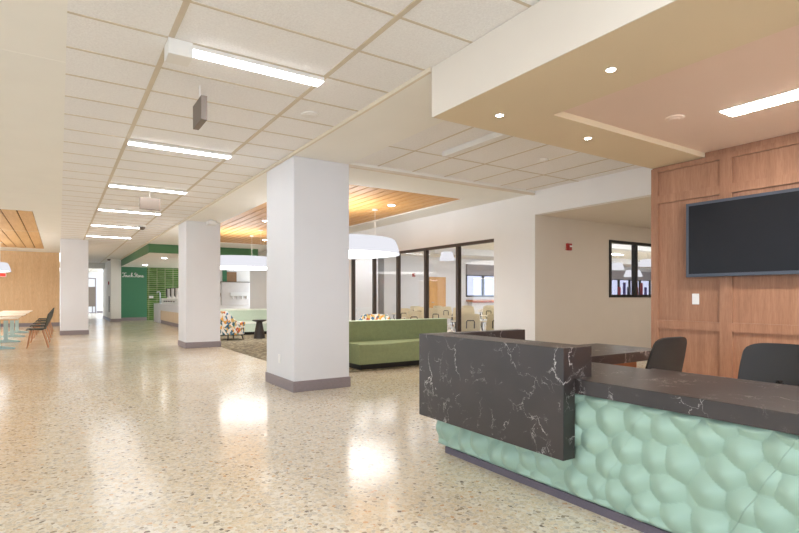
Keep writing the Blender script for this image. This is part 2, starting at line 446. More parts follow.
struct('wall_servery_tile', MB().box(3.9, 9.5, 30.55, 30.7, 0, 2.86), GTILE)
struct('wall_servery', MB().box(5.75, 9.5, 24.0, 24.12, 0, ZP), WALLG)
struct('ceiling_servery_soffit', MB().box(2.64, 6.42, 19.97, 30.5, 2.80, 2.84), PLAST)
struct('trim_fascia', MB().box(2.6, 6.46, 19.93, 19.97, 2.784, ZC).box(2.6, 2.64, 19.97, 30.5, 2.784, ZC).box(6.42, 6.46, 19.97, 24.0, 2.784, ZC), GREENB)

# walnut panelled wall
w = MB().box(XW, XW+0.15, BK, 3.42, 0, 2.766)
fx = XW-0.028
ym = [(3.343, 3.42)] + [(2.567-0.775*k, 2.681-0.775*k) for k in range(9)]
for a, b in ym: w.box(fx, XW, a, b, 0, 2.70)
for a, b in ((0, 0.12), (0.895, 0.986), (2.30, 2.39), (2.655, 2.708)): 
    w.box(fx+0.001, XW, BK, 3.3425, a, b)
struct('wall_reception', w, WOODP)

# side away from the picture: window wall on the left, wall behind
wl = MB(); wl.box(L-0.15, L, BK, 26.85, 0, 0.95); wl.box(L-0.15, L, BK, 26.85, 2.5, ZC)
for k in range(9): wl.box(L-0.15, L, BK+k*3.8, BK+k*3.8+0.8, 0.95, 2.5)
struct('wall_left', wl, WALLW)
wb = MB().box(L, 9, BK-0.15, BK, 0, 0.25); wb.box(L, 9, BK-0.15, BK, 2.85, ZC)
for x in (-8, -4, 0, 3.2, 5.7): wb.box(x, x+0.3, BK-0.15, BK, 0.25, 2.85)
struct('wall_back', wb, WALLW)

# ------------------------------------------------------------------ windows
def glazing(name, along, fixed, cuts, z0, z1, fw, mat, gmat, depth=0.10, rails=True):
    """frame with one pane between each two mullions; along 'x' or 'y'"""
    fr = MB()
    def bx(mb, a, b, d0, d1, zz0, zz1):
        if along == 'y': mb.box(d0, d1, a, b, zz0, zz1)
        else: mb.box(a, b, d0, d1, zz0, zz1)
    d0, d1 = fixed, fixed+depth
    for c in (cuts[1:] if name == 'window_1' else cuts): bx(fr, c-fw/2, c+fw/2, d0, d1, z0, z1)
    for i in range(len(cuts)-1):
        bx(fr, cuts[i]+fw/2, cuts[i+1]-fw/2, d0, d1, z1-fw*0.8, z1); bx(fr, cuts[i]+fw/2, cuts[i+1]-fw/2, d0, d1, z0, z0+fw*0.8)
    o = struct(name, fr, mat)
    for i in range(len(cuts)-1):
        p = MB(); bx(p, cuts[i]+fw/2, cuts[i+1]-fw/2, d0+depth*0.45, d0+depth*0.55, z0+fw*0.8, z1-fw*0.8)
        p.build('glass_pane', gmat, o)
    return o
glazing('window_1', 'y', XG+0.0, [7.455, 8.62, 9.78, 10.97, 12.16, 13.36], 0.0, 2.38, 0.075, BRONZE, GLASS, 0.09)
glazing('window_2', 'x', YA-0.02, [9.245, 10.13, 11.02], 1.235, 2.388, 0.07, BLACK, GLASS, 0.10)
glazing('window_3', 'x', 18.5, [15.78+1.06*k for k in range(15)], 1.234, 2.30, 0.10, BLACK, GLASSD, 0.10)

# doors
d = struct('door_1', MB().box(13.63, 14.52, 18.44, 18.5, 0, 2.12), DOORW)
MB().tube([(13.72,18.41,1.0),(13.84,18.41,1.0)], 0.014).build('door_handle', CHROME, d)
d2 = struct('door_2', MB().box(1.2, 2.30, FAR-0.03, FAR, 0.5, 2.0), TAUPE)
MB().box(2.30, 2.38, FAR-0.06, FAR, 0, 2.67).box(1.0, 2.30, FAR-0.06, FAR, 2.6, 2.67).box(1.0, 2.3, FAR-0.05, FAR, 0, 0.06).build('door_frame', BASEB, d2)
mg = MB()
for k in range(4): mg.box(1.25+0.28*k, 1.31+0.28*k, FAR-0.04, FAR-0.01, 0.06, 0.5)
mg.build('door_grille', BASEB, d2)

# ------------------------------------------------------------------ ceiling lights
GL = 'linear lights along the hall ceiling'
ORD = ['nearest white linear ceiling light with square end box in the hall', 'second linear hall ceiling light from the camera, without an end box', 'third linear hall ceiling light from the camera, beyond the first sign box',
       'fourth linear hall ceiling light from the camera, beyond the wide sign box', 'fifth linear hall ceiling light from the camera, small and far', 'sixth and farthest linear hall ceiling light in view']
def hall_light(y, label, boxed=False):
    t = thing('ceiling_light', label, 'ceiling light', (1.29, y, ZC-0.004), 0, GL)
    x0, x1 = -0.60, 0.61
    if boxed:
        x0 = -0.459
        MB().box(-0.63, -0.46, -0.09, 0.09, -0.115, 0).build('end_box', WMETAL, t, bevel=0.004)
    MB().box(x0, x1, -0.066, 0.066, -0.034, 0).build('housing', WMETAL, t, bevel=0.003)
    MB().box(x0+0.005, x1-0.005, -0.062, 0.062, -0.040, -0.0341).build('diffuser', LED, t, bevel=0.004)
    return t
for k in range(6): hall_light(4.15+2.855*k, ORD[k], k == 0)
for k in (-1, -2): hall_light(4.15+2.855*k, 'linear hall ceiling light behind the camera' if k == -1 else 'linear hall ceiling light far behind the camera')
t = thing('ceiling_light', 'unlit white linear fixture on the tile ceiling behind the desk soffit', 'ceiling light', (4.2, 4.75, ZC-0.004))
MB().box(-0.05, 0.05, -0.62, 0.55, -0.07, 0).build('housing', WMETAL, t, bevel=0.004)
MB().box(-0.045, 0.045, 0.552, 0.60, -0.06, 0).build('end_cap', GREYP, t)
t = thing('recessed_light', 'long bright linear light set in the recess above the desk', 'ceiling light', (4.62, 0.6, 2.766))
MB().box(-0.115, 0.115, -1.0, 1.545, -0.006, 0).build('trim_frame', WMETAL, t)
MB().box(-0.10, 0.10, -0.985, 1.53, -0.010, -0.0061).build('diffuser', LEDW, t)
for (x, y), lb in (((2.98, 2.07), 'right one of the two round downlights along the soffit front'), ((2.975, 3.08), 'round downlight nearest the soffit left corner'), ((4.09, 3.08), 'round downlight on the soffit far strip by the recess'),
                   ((2.98, 1.06), 'round soffit downlight outside the frame, nearer the camera')):
    t = thing('downlight', lb, 'downlight', (x, y, ZS), 0, 'soffit downlights')
    MB().lathe([(0.028, -0.004), (0.033, -0.005), (0.035, 0.0), (0.028, -0.001)], n=24, cap=False).build('trim_ring', WMETAL, t)
    MB().lathe([(0.027, -0.005), (0.027, -0.001)], n=24).build('lens', SPOT, t)
for (x, y), lb in (((5.62, 8.9), 'white disc downlight in the slatted lounge ceiling near its right end'), ((5.6, 16.6), 'white disc downlight near the far end of the slatted lounge ceiling'), ((4.2, 8.9), 'white disc downlight in the slats above the nearest column'),
                   ((4.2, 12.4), 'white disc downlight in the slats between the two lounge pendants'), ((5.7, 12.4), 'white disc downlight in the slats nearer the glazed wall')):
    t = thing('downlight', lb, 'downlight', (x, y, ZP+0.02), 0, 'lounge downlights')
    MB().lathe([(0.09, -0.02), (0.09, 0)], n=20).build('trim_ring', WMETAL, t)
    MB().lathe([(0.06, -0.026), (0.06, -0.0201)], n=20).build('lens', LSPOT, t)

def pendant(x, y, z, r, h, label, cable=None, top=ZP+0.02, group='wide drum pendants', ncab=3):
    t = thing('pendant_lamp', label, 'pendant lamp', (x, y, z), 0, group)
    MB().lathe([(r-0.01, 0.0), (r, 0.0), (r-0.04, h*0.55), (r-0.085, h-0.03), (r-0.12, h), (r-0.30, h+0.008), (0.02, h+0.01), (0.02, h-0.004), (r-0.31, h-0.006), (r-0.125, h-0.012), (r-0.095, h-0.04), (r-0.05, h*0.55)], n=64, cap=False).build('lamp_shade', SHADE, t)
    MB().lathe([(r-0.03, 0.015), (r-0.03, 0.03)], n=56).build('lamp_diffuser', BULB, t)
    MB().lathe([(r*0.62, h+0.0105), (r*0.62, h+0.014)], n=40).build('uplight_diffuser', BULBUP, t)
    for k in range(ncab):
        a = (cable or 0.3) + 2*PI*k/ncab
        px, py = (r-0.3)*math.cos(a), (r-0.3)*math.sin(a)
        if ncab == 1: px = py = 0
        MB().tube([(px, py, h), (px, py, top-z-0.02)], 0.004, 6).build('cable', WMETAL, t)
        MB().lathe([(0.06, top-z-0.025), (0.06, top-z)], (px, py, 0), 16).build('canopy', WMETAL, t)
    return t
pendant(4.74, 9.44, 2.09, 1.2, 0.30, 'wide white drum pendant right of the nearest column', 0.15)
pendant(4.36, 15.06, 2.06, 1.2, 0.30, 'wide white drum pendant seen between the two right columns', 0.9)
pendant(-2.62, 18.6, 2.11, 1.2, 0.30, 'upper left drum pendant, nearer one over the dining tables', 0.5, ZC)
pendant(-2.58, 22.4, 2.11, 1.2, 0.30, 'lower left drum pendant, farther one over the dining tables', 0.2, ZC)

# ------------------------------------------------------------------ things on ceilings and walls
def signbox(x, y, rz, label):
    t = thing('hanging_box', label, 'hanging box', (x, y, 2.78), rz, 'taupe boxes hung from the hall ceiling')
    MB().box(-0.165, 0.165, -0.026, 0.026, 0, 0.21).build('box_body', TAUPE, t, bevel=0.003)
    MB().box(-0.004, 0.004, -0.004, 0.004, 0.21, ZC-2.78).build('stem', CTILE, t)
signbox(1.05, 4.86, PI/2, 'taupe box hanging edge-on below the near hall ceiling')
signbox(1.34, 10.1, 0, 'taupe box hanging flat toward the camera farther down the hall')
def dome(x, y, z, r, label, mat, lens=DKMET, name='ceiling_camera', cat='ceiling camera'):
    t = thing(name, label, cat, (x, y, z))
    MB().lathe([(r, 0), (r, -r*0.35), (r*0.9, -r*0.5)], n=24).build('housing', mat, t)
    MB().lathe([(r*0.75, -r*0.501), (r*0.7, -r*0.85), (r*0.45, -r*1.15), (0.01, -r*1.25)], n=24).build('dome_lens', lens, t)
dome(1.83, 15.2, ZC, 0.10, 'grey dome camera on the hall ceiling by the second column', WMETAL, TAUPE)
dome(2.03, 29.0, ZC, 0.10, 'tiny grey dome camera on the ceiling beside the far corridor', WMETAL, TAUPE)
t = thing('wall_camera', 'white box camera hung under the beam beside the second column', 'camera', (3.05, 12.9, ZP))
MB().box(-0.10, 0.10, -0.09, 0.09, -0.13, -0.03).build('camera_body', WPLAS, t, bevel=0.02)
MB().box(-0.03, 0.03, -0.03, 0.03, -0.03, 0).build('camera_mount', WPLAS, t)
def disc(x, y, z, r, label, mat=None, name='smoke_detector'):
    mat = mat or WMETAL
    t = thing(name, label, 'smoke detector', (x, y, z))
    MB().lathe([(r, 0), (r, -0.012), (r*0.82, -0.016)], n=28).build('base_plate', mat, t)
    MB().lathe([(r*0.62, -0.0161), (r*0.58, -0.022), (r*0.2, -0.024)], n=28).build('sensor_cap', mat, t)
disc(2.165, 5.0, ZC-0.001, 0.09, 'round white detector on the hall ceiling above the nearest column')
disc(4.36, 2.42, 2.766, 0.075, 'round detector on the recess ceiling above the desk', RECS)
disc(5.55, 4.9, ZC-0.001, 0.07, 'faint round detector on the tile ceiling behind the desk soffit', CTILE)
dome(10.2, 10.9, 3.0, 0.09, 'small dome camera on the classroom ceiling behind the glass', WMETAL, DKMET)

def alarm(x, y, z, facing, label, s=1.0, group=None):
    rz = {'-y': 0, '-x': -PI/2}[facing]
    t = thing('fire_alarm', label, 'fire alarm', (x, y, z), rz, group)
    MB().box(-0.065*s, 0.065*s, -0.045, 0, -0.065*s, 0.065*s).build('alarm_body', RED, t, bevel=0.008)
    MB().box(-0.01*s, 0.0655*s, -0.056, -0.0455, -0.005*s, 0.025*s).build('strobe_lens', WPLAS, t, bevel=0.004)
alarm(7.975, YA, 2.18, '-y', 'red fire alarm strobe on the beige alcove wall')
alarm(12.8, 18.5, 2.18, '-y', 'red fire alarm on the classroom wall left of the honey wood door', 1.1)
alarm(2.151, 30.6, 1.95, '-x', 'tiny red alarm on the far corridor wall beside the green wall', 1.2)
t = thing('exit_sign', 'red lit exit sign on the far oak wall under the pendants', 'exit sign', (-1.98, 26.69, 2.14))
MB().box(-0.17, 0.17, -0.05, 0, -0.08, 0.08).build('sign_body', WPLAS, t)
MB().box(-0.15, 0.15, -0.054, -0.0505, -0.06, 0.06).build('sign_face', EXITR, t)
t = thing('light_switch', 'white wall switch plate on the walnut wall below the screen', 'light switch', (XW, 2.935, 1.225))
MB().box(-0.006, 0, -0.036, 0.036, -0.057, 0.057).build('switch_plate', WPLAS, t, bevel=0.002)
MB().box(-0.011, -0.0061, -0.016, 0.016, -0.032, 0.032).build('rocker', WPLAS, t, bevel=0.002)
t = thing('bumper_rail', 'dark grey vertical strip on the far corridor wall corner', 'wall strip', (2.15, 30.4, 0.46))
MB().box(-0.03, 0, -0.12, 0.12, 0, 0.82).build('strip', TAUPE, t)
t = thing('power_outlet', 'white outlet plate on the green glazed tiles', 'outlet', (4.12, 30.55, 1.23))
MB().box(-0.10, 0.10, -0.012, 0, -0.06, 0.06).build('outlet_plate', WPLAS, t)
MB().box(-0.05, 0.05, -0.016, -0.0121, -0.03, 0.03).build('socket_face', GREYP, t)

# television
t = thing('television', 'large wall-mounted black flat screen on the walnut wall', 'television', (fx-0.001, 2.292, 1.455))
MB().box(-0.03, 0.0288, -0.22, 0.22, 0.15, 0.62).build('wall_bracket', DKMET, t)
MB().box(-0.075, -0.031, -0.693, 0.693, 0, 0.782).build('bezel', TVF, t, bevel=0.003)
MB().box(-0.0765, -0.0752, -0.662, 0.662, 0.034, 0.752).build('screen', SCREEN, t)

# ------------------------------------------------------------------ reception desk
t = thing('reception_desk', 'reception desk of veined dark stone and mint faceted panels in the foreground', 'reception desk', (2.6, 1.0, 0))
DO = (2.6, 1.0, 0)
xs, ye, yl = 2.45, 2.014, 3.46
YD = -1.2
# transaction slab: apron and thick ledge, turning along the far end
sl = MB()
sl.prism([(xs, 0.294), (xs+0.105, 0.294), (xs+0.105, 0.759), (xs+0.26, 0.759), (xs+0.26, 0.95), (xs, 0.95)], ye, yl)
sl.build('transaction_slab', MARB, t, DO, bevel=0.003)
MB().box(xs+0.26, 3.56, yl-0.105, yl, 0.0, 0.95).build('end_slab', MARB, t, DO, bevel=0.003)
MB().box(2.55, 3.36, YD, ye+0.0-0.001, 0.678, 0.765).build('worktop', MARB, t, DO, bevel=0.003)
MB().box(2.71+0.001, 3.36, ye+0.001, yl-0.106, 0.678, 0.758).build('inner_worktop', MARB, t, DO, bevel=0.003)
MB().box(2.592, 2.70, YD, 3.30, 0.0, 0.0495).build('kick_plate', KICK, t, DO)
MB().box(3.20, 3.22, YD, 3.30, 0.05, 0.677).build('inner_panel', REDWOOD, t, DO)
MB().box(3.361, 4.68, 2.685, 3.42, 0.68, 0.765).build('return_worktop', MARB, t, DO, bevel=0.003)
MB().box(3.6, 4.60, 2.92, 3.36, 0.0, 0.679).build('return_cabinet', REDWOOD, t, DO)
# faceted front: pillows from a jittered triangular lattice
rnd = random.Random(11)
seeds = []
dy, dz = 0.168, 0.132
for r in range(-2, 9):
    for c in range(-3, 37):
        seeds.append((YD + (c + 0.5*(r % 2))*dy + rnd.uniform(-.045, .045), r*dz + 0.03 + rnd.uniform(-.032, .032), rnd.uniform(0, 0.004)))
K = 0.72
bucket = {}
for sd in seeds:
    for q in range(int((sd[0]-0.26)/0.05)-1, int((sd[0]+0.26)/0.05)+2): bucket.setdefault(q, []).append(sd)
def relief(y, z):
    best = 0
    for sy, sz, sh in bucket.get(int(math.floor(y/0.05)), ()):
        h = 0.050 + sh - K*(math.sqrt((y-sy)**2 + (z-sz)**2 + 0.0012) - 0.0346)
        if h > best: best = h
    e = min(1.0, max(0.0, min(z-0.05, 0.677-z, 3.405-y)/0.035))
    return best*e*(2-e)
def front_panel(u0, u1, zt=0.677, zb=0.05, slope=0.535):
    """one panel; its joints lean: y = u - slope*z"""
    m = MB(); st = 0.0095
    nu = max(2, round((u1-u0)/st)); nz = round((zt-zb)/st)
    rows = []
    for j in range(nz+1):
        z = zb + (zt-zb)*j/nz; row = []
        for i in range(nu+1):
            u = u0 + (u1-u0)*i/nu
            y = u - slope*z
            y = min(max(y, YD), 3.405)
            row.append((2.606 - max(0, relief(y, z)), y, z))
        rows.append(row)
    n = nu+1
    vs = [p for r in rows for p in r]; fs = []
    for j in range(nz):
        for i in range(nu):
            fs.append((j*n+i, j*n+i+1, (j+1)*n+i+1, (j+1)*n+i))
    # back face and rim
    b = len(vs)
    vs += [(2.620, p[1], p[2]) for r in rows for p in (r[0], r[-1])]
    for j in range(nz):
        a0, a1 = b+2*j, b+2*j+1; c0, c1 = a0+2, a1+2
        fs += [(a1, a0, c0, c1), (j*n, (j+1)*n, c0, a0), ((j+1)*n-1, a1, c1, (j+2)*n-1)]
    fs.append(tuple(range(n)) + (b+1, b)); fs.append(tuple((nz+1)*n-1-i for i in range(n)) + (b+2*nz, b+2*nz+1))
    m.add(vs, fs)
    return m
cutsu = [YD+0.02, 0.36, 1.263, 2.02+0.0, 3.75]
cutsu = [-0.55, 0.42, 1.263, 1.935, 2.81, 3.75]
for i in range(len(cutsu)-1):
    front_panel(cutsu[i]+0.0007, cutsu[i+1]-0.0007).build('front_panel', MINT, t, DO, smooth=False)

# office chairs
def office_chair(x, y, rz, label, tilt=0.12):
    t = thing('office_chair', label, 'office chair', (x, y, 0), rz, 'black office chairs behind the desk')
    def back(u, v):
        a = (u-0.5)*2
        vv = v
        wd = 0.235*(1 - 0.16*vv**2) * (1 - 0.06*max(0, (vv-0.9)/0.1)**2)
        z = 0.55 + 0.385*vv - 0.028*abs(a)**5*max(0, (vv-0.4)/0.6)
        yy = 0.20 + tilt*vv + 0.035*(1-a*a)
        return (a*wd, yy, z)
    MB().shell(back, 16, 14, 0.022).build('backrest', CHAIRB, t)
    def seat(u, v):
        a = (u-0.5)*2; b = (v-0.5)*2
        return (a*0.235*(1-0.06*b*b), b*0.225*(1-0.05*a*a), 0.455 + 0.012*a*a - 0.02*max(0, -b-0.6))
    MB().shell(seat, 12, 12, 0.05).build('seat', CHAIRB, t)
    MB().tube([(0, 0.10, 0.43), (0, 0.26, 0.44), (0, 0.275, 0.56), (0, 0.262, 0.70)], 0.018, 8).build('back_support', DKMET, t)
    MB().lathe([(0.03, 0.10), (0.03, 0.30), (0.018, 0.301), (0.018, 0.43)], n=16).build('gas_lift', DKMET, t)
    for k in range(5):
        a = 2*PI*k/5+0.3
        l = MB().tube([(0.03*math.cos(a), 0.03*math.sin(a), 0.11), (0.28*math.cos(a), 0.28*math.sin(a), 0.075)], 0.02, 8, 0.014).build('base_leg', DKMET, t)
        MB().lathe([(0.012, -0.0), (0.028, 0.012), (0.028, 0.048), (0.012, 0.06)], (0.28*math.cos(a), 0.28*math.sin(a), 0.0), 14).build('caster', BLACK, l)
office_chair(4.02, 2.54, math.radians(177), 'black office chair turned aside beside the return worktop', 0.09)
office_chair(3.70, 1.40, math.radians(-69), 'black office chair facing the worktop, cut by the right edge')

# ------------------------------------------------------------------ lounge
def booth(x0, x1, y0, y1, mat, label, hb=0.815, bt=0.16, ext=0.0, rail=0.012):
    o = (x0, y0, 0)
    t = thing('booth_sofa', label, 'booth sofa', o, 0, 'upholstered lounge booths')
    MB().box(x0+0.06, x1-0.06, y0+0.06, y1-0.02, 0.006, 0.10).build('plinth', BLACK, t, o)
    st = MB(); n = 40; zz = []
    ring0 = []; 
    pts_f = [(x0+(x1-x0)*i/n) for i in range(n+1)]
    wv = lambda x: 0.43 + 0.010*math.sin((x-x0)*4.6+2.4) + 0.006*math.sin((x-x0)*2.1)
    rows = [[(x, y0, 0.10) for x in pts_f], [(x, y0, wv(x)-0.02) for x in pts_f], [(x, y0+0.012, wv(x)) for x in pts_f], [(x, y0+0.05, wv(x)+0.006) for x in pts_f], [(x, y1-bt, 0.435) for x in pts_f], [(x, y1-bt, 0.10) for x in pts_f]]
    st.rings([[rows[k][i] for k in range(6)] for i in range(n+1)])
    st.build('seat', mat, t, o)
    MB().box(x0-0.01, x1+0.01, y0-0.012, y1-bt-0.012, 0.405 if ext else 0.36, 0.4295).build('seat_piping', PIPEW, t, o) if not ext else None
    MB().box(x0-ext, x1, y1-bt+0.001, y1, 0.10, hb-rail).build('backrest', mat, t, o, bevel=0.006)
    MB().box(x0-ext-0.004, x1+0.004, y1-bt-0.006, y1+0.006, hb-rail+0.0005, hb).build('top_rail', PIPE if ext else PIPEW, t, o, bevel=0.004)
    sm = MB()
    for k in range(1, 3):
        sm.box(x0-ext, x1, y1-bt-0.004, y1-bt+0.0005, 0.435+0.13*k-0.003, 0.435+0.13*k+0.003)
    sm.build('back_seam', mat, t, o)
    return t
booth(4.23, 6.62, 7.706, 8.52, FABG, 'sage green booth sofa behind the nearest column, facing the hall', 0.81, 0.16, 0.6)
booth(4.0, 6.7, 16.95, 17.85, FABGL, 'pale mint booth sofa at the back of the lounge behind the patterned armchair', 0.84, 0.18, 0.0, 0.055)
def armchair(x, y, rz, label):
    t = thing('armchair', label, 'armchair', (x, y, 0), rz, 'patterned tub armchairs')
    def wrap(u, v):
        a = (u-0.5)*2*math.radians(128)
        top = 0.83 - 0.31*min(1, max(0, (abs(a)-math.radians(42))/math.radians(45)))**1.2
        z = 0.17 + (top-0.17)*v
        r = 0.36 + 0.03*v
        return (r*math.sin(a)*1.0, r*math.cos(a)*1.0, z)
    MB().shell(wrap, 36, 8, 0.085).build('wrap_back', PATT, t, bevel=0)
    MB().lathe([(0.30, 0.17), (0.325, 0.19), (0.325, 0.36), (0.30, 0.42), (0.22, 0.45)], (0,-0.04,0), 28).build('seat_cushion', PATT, t)
    for sx in (-1, 1):
        for sy in (-1, 1):
            MB().tube([(sx*0.22, sy*0.20, 0.19), (sx*0.27, sy*0.25, 0.006)], 0.022, 8, 0.013).build('leg', DKMET, t)
armchair(4.17, 15.35, math.radians(105), 'white armchair with blue and orange pattern left of the dark pedestal table')
armchair(5.70, 15.35, math.radians(-82), 'patterned armchair right of the dark pedestal table, mostly behind the column')
armchair(6.15, 10.5, math.radians(-35), 'patterned armchair behind the sage booth, only its back top showing')
t = thing('side_table', 'dark bronze pedestal side table between the patterned armchairs', 'side table', (5.0, 15.3, 0.006))
MB().lathe([(0.17, 0), (0.17, 0.02), (0.09, 0.46), (0.09, 0.49)], n=28).build('pedestal', DKMET, t)
MB().lathe([(0.09, 0.4905), (0.20, 0.525), (0.21, 0.55), (0.20, 0.555)], n=32).build('table_top', DKMET, t)

# ------------------------------------------------------------------ servery
o = (4.0, 21.5, 0)
t = thing('servery_counter', 'long servery counter with pale stone top and maple front under the green fascia', 'counter', o)
MB().box(4.0, 4.75, 21.0, 28.8, 0.60, 0.91).build('stone_top', QUARTZ, t, o, bevel=0.005)
MB().box(4.0, 4.75, 26.9, 28.8, 0.0, 0.599).build('stone_end', QUARTZ, t, o, bevel=0.005)
MB().box(4.03, 4.72, 21.05, 26.89, 0.15, 0.599).build('maple_front', MAPLE, t, o)
MB().box(4.05, 4.70, 21.05, 26.89, 0.0, 0.149).build('kick_plate', BASEB, t, o)
t = thing('dispenser_cabinet', 'low white drinks cabinet standing on the servery counter', 'drinks dispenser', (4.35, 25.2, 0.91))
MB().box(-0.22, 0.22, -2.0, 2.2, 0, 0.26).build('cabinet_body', WPLAS, t, bevel=0.01)
for k in range(5): MB().box(-0.27, -0.2201, -1.3+0.6*k, -1.22+0.6*k, 0.10, 0.15).build('tap_spout', DKMET, t)
for k, lb in enumerate(('white drinks canister nearest the column on the servery counter', 'white drinks canister in the middle of three on the servery counter', 'white drinks canister farthest of three on the servery counter')):
    t = thing('drinks_canister', lb, 'drinks canister', (4.27, 23.9+1.0*k, 1.17), 0, 'white canisters on the servery counter')
    MB().lathe([(0.11, 0), (0.115, 0.02), (0.115, 0.40), (0.10, 0.44)], n=24).build('canister_body', WPLAS, t)
    MB().lathe([(0.08, 0.4405), (0.07, 0.47), (0.03, 0.48)], n=20).build('canister_lid', DKMET, t)
    MB().tube([(-0.11, 0, 0.10), (-0.15, -0.10, 0.12), (-0.15, -0.10, 0.46)], 0.03, 8).build('tap_handle', DKMET, t)
t = thing('tap_tower', 'slim metal tap tower at the far end of the servery counter', 'tap', (4.2, 28.2, 0.91))
MB().tube([(0,0,0), (0,0,0.52), (-0.03,0,0.58), (-0.12,0,0.58), (-0.14,0,0.52)], 0.03, 10).build('tap_pipe', CHROME, t)
MB().lathe([(0.06, 0), (0.06, 0.03)], n=16).build('tap_base', CHROME, t)

# equipment on the servery wall
t = thing('equipment_panel', 'pale grey equipment panel with a row of white nozzles beyond the lounge', 'equipment panel', (6.65, 24.0, 0.86))
MB().box(-0.55, 0.68, -0.10, 0, 0.0, 1.04).build('panel_body', GREYP, t, bevel=0.006)
MB().box(-0.75, 0.72, -0.13, 0, 1.0405, 1.07).build('top_ledge', TAUPE, t)
MB().box(-0.20, 0.66, -0.20, -0.101, 0.42, 0.58).build('nozzle_rail', WPLAS, t, bevel=0.008)
for k in range(4): MB().lathe([(0.05, 0.42), (0.04, 0.30), (0.02, 0.28)], (-0.08+0.21*k, -0.15, 0), 12).build('nozzle', WPLAS, t)
MB().tube([(-0.60, -0.05, 1.04), (-0.66, -0.06, 0.8), (-0.60, -0.06, 0.5), (-0.66, -0.05, 0.1)], 0.025, 8).build('hose', BROWN, t)
t = thing('shelf_board', 'brown board with a dark green side leaning above the equipment panel', 'display board', (6.55, 24.0, 1.93))
MB().box(-0.22, 0.22, -0.06, 0, 0.0, 0.44).build('board_face', BROWN, t)
MB().box(-0.40, -0.2205, -0.08, 0, 0.0, 0.60).build('board_side', GREEN, t)

# script lettering on the green wall (reads Touchstone)
def spl(pts, n=5):
    out = []
    P = [Vector((a, b, 0)) for a, b in pts]
    for i in range(len(P)-1):
        p0, p1, p2, p3 = P[max(i-1,0)], P[i], P[i+1], P[min(i+2, len(P)-1)]
        for k in range(n):
            u = k/n
            out.append(0.5*((2*p1)+(p2-p0)*u+(2*p0-5*p1+4*p2-p3)*u*u+(3*p1-p0-3*p2+p3)*u**3))
    out.append(P[-1]); return out
strokes = [
    [(0.02,1.05),(0.15,1.22),(0.5,1.18),(0.95,1.26)], [(0.52,1.18),(0.46,0.6),(0.34,0.08),(0.18,0.0),(0.05,0.12)],           # T
    [(0.80,0.50),(0.62,0.40),(0.62,0.05),(0.82,0.02),(0.92,0.30),(0.80,0.50),(1.0,0.42)],                                      # o
    [(1.08,0.5),(1.06,0.08),(1.22,0.02),(1.36,0.45),(1.36,0.05),(1.48,0.05)],                                                  # u
    [(1.80,0.42),(1.64,0.50),(1.54,0.22),(1.66,0.02),(1.84,0.08)],                                                             # c
    [(1.9,0.1),(2.2,1.0),(2.16,1.28),(2.04,1.1),(2.0,0.0),(2.14,0.42),(2.28,0.40),(2.30,0.04),(2.46,0.1)],                     # h
    [(3.10,1.15),(2.90,1.28),(2.70,1.0),(2.98,0.6),(2.96,0.15),(2.70,0.0),(2.52,0.16)],                                        # S
    [(3.28,1.05),(3.20,0.3),(3.28,0.02),(3.42,0.1)], [(3.06,0.66),(3.46,0.72)],                                                # t
    [(3.66,0.50),(3.50,0.40),(3.50,0.05),(3.68,0.02),(3.78,0.30),(3.66,0.50),(3.86,0.42)],                                     # o
    [(3.90,0.48),(3.90,0.02),(3.98,0.36),(4.12,0.48),(4.18,0.05),(4.30,0.08)],                                                 # n
    [(4.32,0.22),(4.58,0.34),(4.50,0.50),(4.36,0.36),(4.40,0.04),(4.62,0.02),(4.80,0.2)],                                      # e
]
sx = 1.03/4.8; m = MB()
for s in strokes:
    m.tube([(2.73 + p.x*sx, 30.485, 2.28 + p.y*0.165) for p in spl(s)], 0.017, 6)
sg = m.build('sign_lettering', WPLAS, None, (2.73, 30.485, 2.28))
tag(sg, 'white script lettering mounted on the far forest green wall', 'sign')

# ------------------------------------------------------------------ dining
TL = ['mint-legged dining table nearest the camera at the left', 'second mint-legged dining table from the camera', 'third mint-legged dining table from the camera', 'farthest mint-legged dining table before the oak wall']
def dining_table(y0, y1, label):
    t = thing('dining_table', label, 'dining table', (-1.22, (y0+y1)/2, 0), 0, 'long dining tables in a row')
    h = (y1-y0)/2
    MB().box(-0.42, 0.42, -h, h, 0.735, 0.75).build('table_top', TTOP, t, bevel=0.003)
    MB().box(-0.418, 0.418, -h+0.002, h-0.002, 0.71, 0.7345).build('top_edge', TEDGE, t)
    for yy in (0.05,):
        MB().box(-0.05, 0.05, yy-0.05, yy+0.05, 0.06, 0.709).build('leg_column', TABLET, t, bevel=0.008)
        MB().prism([(-0.33,0.0),(0.33,0.0),(0.33,0.03),(0.08,0.075),(-0.08,0.075),(-0.33,0.03)], yy-0.045, yy+0.045).build('foot', TABLET, t, bevel=0.006)
for k, (a, b) in enumerate(((14.75, 16.3), (17.0, 18.55), (19.25, 20.8), (21.5, 23.05))): dining_table(a, b, TL[k])
